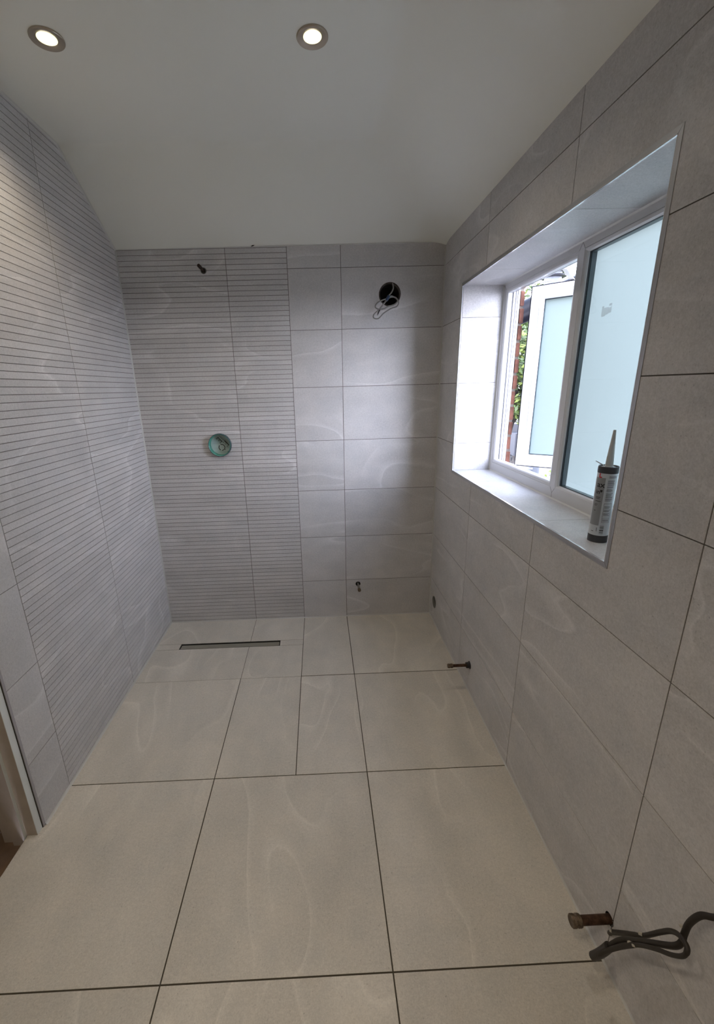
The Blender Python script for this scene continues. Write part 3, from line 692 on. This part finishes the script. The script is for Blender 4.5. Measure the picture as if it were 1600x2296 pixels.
mb = MB(); mb.tube(A, [.0054] * 4 + [.0046] * 5 + [.0040] * 4 + [.0050] * 3, 12); mb.build('cable_strand', CABLED, t, smooth=True)
mb = MB(); mb.tube(B, .0056, 12); mb.build('cable_strand', CABLED, t, smooth=True)
mb = MB(); mb.tube([(1.641, 1.8760, .2090), (1.637, 1.8700, .1830), (1.633, 1.8620, .1560), (1.630, 1.8540, .1330)], .0098, 14, 0, 3); mb.build('tape_wrap', plain('black_tape', (.028, .024, .024), .45), t, smooth=True)
FLECK = plain('plaster_fleck', (.45, .42, .36), .8)
for (c, s_) in (((1.6655, 1.9150, .3215), .0042), ((1.6435, 1.9180, .3010), .0040), ((1.6425, 1.9290, .3130), .0034), ((1.6700, 1.9800, .4620), .0032), ((1.6930, 1.8200, .1560), .0030)):
    mb = MB(); mb.obox(c, (Vector((.3, .7, .64)).normalized(), Vector((-.9, .2, .2)).normalized(), Vector((0, -.67, .74))), (s_, .0030, .0020))
    mb.build('paint_fleck', FLECK, t)

# ------------------------------------------------------------------ recessed downlights
def downlight(name, x, y, label, watts, spread=136, tint=(1, .86, .66), group='recessed ceiling downlights'):
    t = empty(name, (x, y, ZF)); tag(t, label, 'downlight', group)
    mb = MB(); c = (x, y, ZF)
    mb.lathe(c, (0, 0, -1), [(-.001, .0455), (.0030, .0455), (.0048, .0440), (.0050, .0415), (.0022, .0285), (.0008, .0262)], 48); mb.build('trim_ring', NICKEL, t, smooth=True)
    mb = MB(); mb.lathe(c, (0, 0, -1), [(.0010, .0270), (.0018, .0200), (.0022, .0001)], 40); mb.build('lens', LAMP, t, smooth=True)
    mb = MB(); mb.lathe((x, y + .006, ZF), (0, 0, -1), [(.0016, .0150), (.0026, .0120), (.0030, .0001)], 30); mb.build('lamp_core', CORE, t, smooth=True)
    ld = bpy.data.lights.new('downlight_beam', 'SPOT'); ld.energy = watts; ld.color = tint; ld.spot_size = math.radians(spread); ld.spot_blend = .9; ld.shadow_soft_size = .025
    lo = bpy.data.objects.new('beam', ld); COL.objects.link(lo); lo.parent = t; lo.location = (0, 0, -.012)
    return t
downlight('recessed_downlight', .2828, .9460, 'lit satin nickel downlight near the ribbed left wall', SPOT)
downlight('recessed_downlight', 1.0349, .9420, 'lit satin nickel downlight near the middle of the ceiling', SPOT)
downlight('recessed_downlight', .2828, 2.35, 'unseen downlight added by the door behind the viewer as fill', SPOT_REAR, 110, (1, .84, .62))  # this and the next are added out of view to light the near half
downlight('recessed_downlight', .62, 2.60, 'unseen downlight added above the viewer as fill', SPOT_REAR, 110, (1, .84, .62))

# ------------------------------------------------------------------ sealant cartridge on the sill
CC = Vector((1.7925, 1.3975, RZ0)); CR = .0242
t = empty('sealant_cartridge', tuple(CC)); tag(t, 'white and grey sealant cartridge with nozzle standing on the tiled window sill', 'cartridge')
mb = MB(); mb.lathe(CC, (0, 0, 1), [(.0205, CR), (.196, CR)], 48, 0, True, True); tube = mb.build('tube', LABELM, t, smooth=True)
mb = MB(); mb.lathe(CC, (0, 0, 1), [(.0001, CR + .0002), (.021, CR + .0004)], 48, 0, True, False); mb.build('base_cap', CAPG, t, smooth=True)
mb = MB(); mb.lathe(CC, (0, 0, 1), [(.195, CR + .0004), (.2115, CR + .0004), (.2130, CR - .001), (.2115, CR - .0025), (.209, CR - .003), (.209, .0005)], 48); mb.build('top_cap', CAPG, t, smooth=True)
mb = MB(); mb.lathe(CC, (0, 0, 1), [(.2092, .0190), (.2105, .0170), (.2120, .0100)], 40); mb.build('cap_disc', plain('pale_disc', (.50, .51, .52), .25, metal=.4), t, smooth=True)
NC = CC + Vector((0, 0, 0))
mb = MB(); mb.lathe(NC, (0, 0, 1), [(.2095, .0105), (.214, .0098), (.2145, .0094), (.228, .0090), (.308, .0034), (.3082, .0024), (.300, .0022)], 30); mb.build('nozzle', NOZZLE, t, smooth=True)
vdir = Vector((1.0146 - CC.x, 2.5052 - CC.y)); vdir.normalize(); vang = math.atan2(vdir.y, vdir.x)
def cyl(a, z, r=CR + .0003):        # a: distance round the tube from the side that faces the room, positive to the right
    th = vang - a / CR
    return (CC.x + r * math.cos(th), CC.y + r * math.sin(th), CC.z + z)
SGN = 1
def patch(mb, a0, a1, z0, z1, r=CR + .0003, m=0):
    n = max(1, int(abs(a1 - a0) / .0025))
    for k in range(n):
        p, q = a0 + (a1 - a0) * k / n, a0 + (a1 - a0) * (k + 1) / n
        mb.poly([cyl(p, z0, r), cyl(q, z0, r), cyl(q, z1, r), cyl(p, z1, r)], m)
mb = MB(); patch(mb, -.0300, -.0020, .0500, .1830, CR + .0002); mb.build('grey_panel', LABELG, tube, fix=False, smooth=True)
R_ = CR + .0005
mb = MB()
random.seed(21)
def lines(a0, z1, n, wmin, wmax, h=.0009, step=.0024):
    for k in range(n): patch(mb, a0, a0 + random.uniform(wmin, wmax), z1 - k * step - h, z1 - k * step, R_)
lines(.0050, .1885, 2, .019, .021, .0012, .0034)
lines(.0035, .1770, 6, .015, .018); lines(.0035, .1610, 2, .014, .018); lines(.0035, .1545, 4, .011, .017); lines(.0035, .1420, 6, .012, .018)
lines(.0035, .1265, 3, .013, .018); 
lines(.0045, .1060, 3, .012, .016); lines(.0045, .0960, 3, .012, .017); lines(.0045, .0860, 3, .011, .016); lines(.0045, .0670, 2, .014, .017)
for (a0, a1, z0, z1) in ((.0030, .0225, .1130, .1136), (.0030, .0225, .0600, .0606), (.0030, .0036, .0600, .1136), (.0222, .0228, .0600, .1136), (.0030, .0225, .0700, .0705)): patch(mb, a0, a1, z0, z1, R_)
for k, (h) in enumerate((.0006, .0014, .0006, .0022, .0010, .0006, .0018, .0006, .0012)): patch(mb, .0015, .0110, .0270 + k * .0027, .0270 + k * .0027 + h, R_)
patch(mb, -.0060, -.0048, .0330, .0440, R_); lines(-.0190, .0330, 1, .006, .007, .0014)
lines(-.0200, .1300, 2, .010, .014, .0014, .0036); lines(-.0200, .1190, 1, .014, .016, .0014); lines(-.0210, .1100, 2, .006, .009, .0012, .0034); lines(-.0200, .0920, 1, .004, .005, .0014)
lines(-.0160, .1530, 1, .004, .005, .0009)
mb.build('small_print', INK, tube, fix=False)
def word(txt, size, a0, z0, mat, name='lettering', bold=.0):
    cu = bpy.data.curves.new('lettering', 'FONT'); cu.body = txt; cu.size = size; cu.offset = bold; cu.resolution_u = 3
    o = bpy.data.objects.new('lettering', cu); COL.objects.link(o); bpy.context.view_layer.update()
    me = bpy.data.meshes.new_from_object(o.evaluated_get(bpy.context.evaluated_depsgraph_get()))
    bpy.data.objects.remove(o)
    bm = bmesh.new(); bm.from_mesh(me); bmesh.ops.triangulate(bm, faces=bm.faces); bmesh.ops.subdivide_edges(bm, edges=[e_ for e_ in bm.edges if e_.calc_length() > .0012], cuts=2)
    for v in bm.verts:
        q = cyl(a0 + v.co.x, z0 + v.co.y, R_ + .0001); v.co = P(*q) - parent_origin(tube)
    bm.to_mesh(me); bm.free(); me.materials.clear(); me.materials.append(mat)
    o = bpy.data.objects.new(name, me); COL.objects.link(o); o.parent = tube; return o
word('ax', .0210, -.0215, .1570, INK, bold=.0004); word('in', .0165, -.0225, .1385, INK, bold=.0003); word('L', .0150, -.0200, .1835, REDINK, bold=.0009)
mb = MB()
for q in ([(-.0112, .1500), (-.0052, .1500), (-.0056, .1455), (-.0082, .1425), (-.0108, .1455)],): mb.poly([cyl(a_, z_, R_ + .0001) for a_, z_ in q])
mb.build('shield_mark', INK, tube, fix=False)
mb = MB()   # ring pull beside the nozzle
c = Vector(cyl(-.030, .2130, .016)); d = Vector((-vdir.y, vdir.x, 0))
pts = []
for k in range(17):
    th = 2 * PI * k / 16
    pts.append(tuple(CC + Vector((0, 0, .2125)) + d * (.0120 + .0100 * (1 - math.cos(th))) * 1.0 + Vector((vdir.x, vdir.y, 0)) * (.0045 * math.sin(th)) + Vector((0, 0, .0105 * (1 - math.cos(th)) * .52 + .0008))))
mb.tube(pts, .0007, 8, 0, 2); mb.build('ring_pull', plain('pull_wire', (.55, .56, .56), .3, metal=.6), t, smooth=True)

# ------------------------------------------------------------------ outside
mb = MB(); mb.box(1.9, 60, -60, 30, -2.8, -2.7); struct(mb.build('ground', PAVE))
t = empty('lean_to_roof', (3.2, -1.5, -.3)); tag(t, 'flat dark felt roof seen through the gap below the open casement', 'roof')
mb = MB(); mb.box(2.06, 5.2, -7.4, 3.0, -.45, -.32); mb.build('roof_deck', ROOFD, t)
mb = MB(); mb.box(2.06, 5.25, -7.45, -7.40, -.50, -.28); mb.box(5.2, 5.25, -7.4, 3.0, -.50, -.28); mb.build('roof_edge', plain('pale_edge', (.10, .10, .105), .5), t)
mb = MB(); mb.box(2.2, 5.1, -7.3, 2.9, -2.7, -.45); mb.build('side_wall', BRICK, t)
t = empty('gutter', (3.0, -1.85, 2.05)); tag(t, 'glossy black sloping gutter pipe against the sky beyond the open casement', 'gutter')
ga = Vector((2.60, -2.25, 1.92)); gb = Vector((3.45, -1.36, 2.31)); gd = (gb - ga).normalized()
mb = MB(); mb.lathe(ga, gd, [(0, .100), ((gb - ga).length, .100)], 40, 0, True, True); mb.build('pipe', GLOSSB, t, smooth=True)
mb = MB(); mb.lathe(ga + gd * .02, gd, [(0, .100), (0, .108), (.05, .108), (.05, .100)], 40); mb.build('socket', GLOSSB, t, smooth=True)
mb = MB(); mb.box(3.42, 3.50, -1.40, -1.32, -.32, 2.30); mb.build('support_post', GLOSSB, t)
t = empty('flue', (4.0, -3.37, 2.6)); tag(t, 'grey metal flue above the dark gutter seen over the open casement', 'flue')
mb = MB(); mb.lathe((4.02, -3.36, 2.3), (0, 0, 1), [(-2.62, .10), (.75, .10)], 24, 0, True, True); mb.build('flue_pipe', plain('grey_flue', (.04, .045, .055), .4, metal=.2), t, smooth=True)
mb = MB()
for z in (.41, .47): mb.lathe((4.02, -3.36, 2.3), (0, 0, 1), [(z, .10), (z, .155), (z + .018, .155), (z + .018, .10)], 24)
mb.build('band', GLOSSB, t)
t = empty('brick_house', (17, -31, -2.7)); tag(t, 'distant orange brick house with pale sill below the tree', 'house')
mb = MB(); mb.box(12.5, 19, -33.5, -28.4, -2.7, -.25); mb.build('wall', plain('orange_brick', (.14, .038, .018), .9, noise=(8, .2)), t)
mb = MB(); mb.box(12.4, 19.1, -28.4, -28.25, -1.75, -1.60); mb.build('sill_band', plain('pale_band', (.13, .12, .12), .8), t)
mb = MB(); mb.box(12.3, 19.2, -33.7, -28.2, -.25, -.12); mb.build('roof', ROOFD, t)
t = empty('parked_van', (12.6, -20.0, -2.7)); tag(t, 'dark grey boxy vehicle parked beyond the open casement', 'vehicle')
mb = MB(); mb.box(11.2, 13.6, -23.6, -19.4, -2.2, -1.05); mb.build('body', plain('dark_grey_paint', (.008, .008, .013), .7), t)
mb = MB(); mb.box(11.25, 13.5, -23.2, -20.2, -1.05, -.62); mb.build('cab', plain('dark_glass', (.01, .01, .014), .6), t)
for (xx, yy) in ((11.2, -22.8), (11.2, -20.2), (13.5, -22.8), (13.5, -20.2)):
    mb = MB(); mb.lathe((xx - .05, yy, -2.36), (1, 0, 0), [(0, .1), (0, .34), (.2, .34), (.2, .1)], 20); mb.build('wheel', DARK, t)
# trees and shrub: trunk, boughs and many small leaves
def foliage(mb, blobs, n, size):
    for _ in range(n):
        c, r = random.choice(blobs); v = Vector((random.gauss(0, 1), random.gauss(0, 1), random.gauss(0, 1))).normalized() * r * random.uniform(.55, 1.05) ** .5
        q = Vector(c) + v; a = Vector((random.gauss(0, 1), random.gauss(0, 1), random.gauss(0, .6))).normalized(); b_ = a.cross(Vector((random.gauss(0, 1), random.gauss(0, 1), random.gauss(0, 1)))).normalized()
        s_ = size * random.uniform(.6, 1.3)
        mb.poly([tuple(q - a * s_), tuple(q + b_ * s_ * .45), tuple(q + a * s_), tuple(q - b_ * s_ * .45)], random.choice((0, 0, 1)))
random.seed(12)
t = empty('garden_tree', (6.6, -9.9, -2.7)); tag(t, 'bright green leafy tree beyond the open casement', 'tree')
mb = MB(); mb.tube([(6.6, -9.9, -2.7), (6.7, -9.8, -1.6), (6.5, -9.9, -.4), (6.6, -9.8, .8), (6.6, -9.9, 1.8)], [.16, .14, .11, .08], 12); 
for (e_) in ((7.5, -9.3, 1.9), (5.8, -10.4, 1.7), (6.9, -10.6, 2.6), (6.3, -9.2, 2.6)): mb.tube([(6.55, -9.9, .2), ((6.55 + e_[0]) / 2, (-9.9 + e_[1]) / 2, 1.2), e_], [.06, .04, .02], 8)
mb.build('trunk', BARK, t, smooth=True)
mb = MB(); blobs = [((6.6 + random.uniform(-1.6, 1.6), -9.9 + random.uniform(-1.6, 1.6), random.uniform(.35, 3.9)), random.uniform(.45, .8)) for _ in range(34)]
foliage(mb, blobs, 26000, .08); mb.build('foliage', [LEAF, LEAFY], t, fix=False)
t = empty('roof_side_shrub', (3.3, -.9, -2.7)); tag(t, 'yellow-green shrub sprig at the foot of the mullion below the open casement', 'shrub')
mb = MB(); mb.tube([(5.42, -5.2, -2.7), (5.45, -5.1, -1.5), (5.44, -5.2, -.4)], .03, 8); mb.build('stem', BARK, t, smooth=True)
mb = MB(); foliage(mb, [((5.45, -5.15, -.35), .30), ((5.5, -5.05, -.15), .22), ((5.6, -4.8, -.3), .3)], 420, .05); mb.build('foliage', [LEAFY, LEAFY], t, fix=False)

bpy.context.view_layer.update()
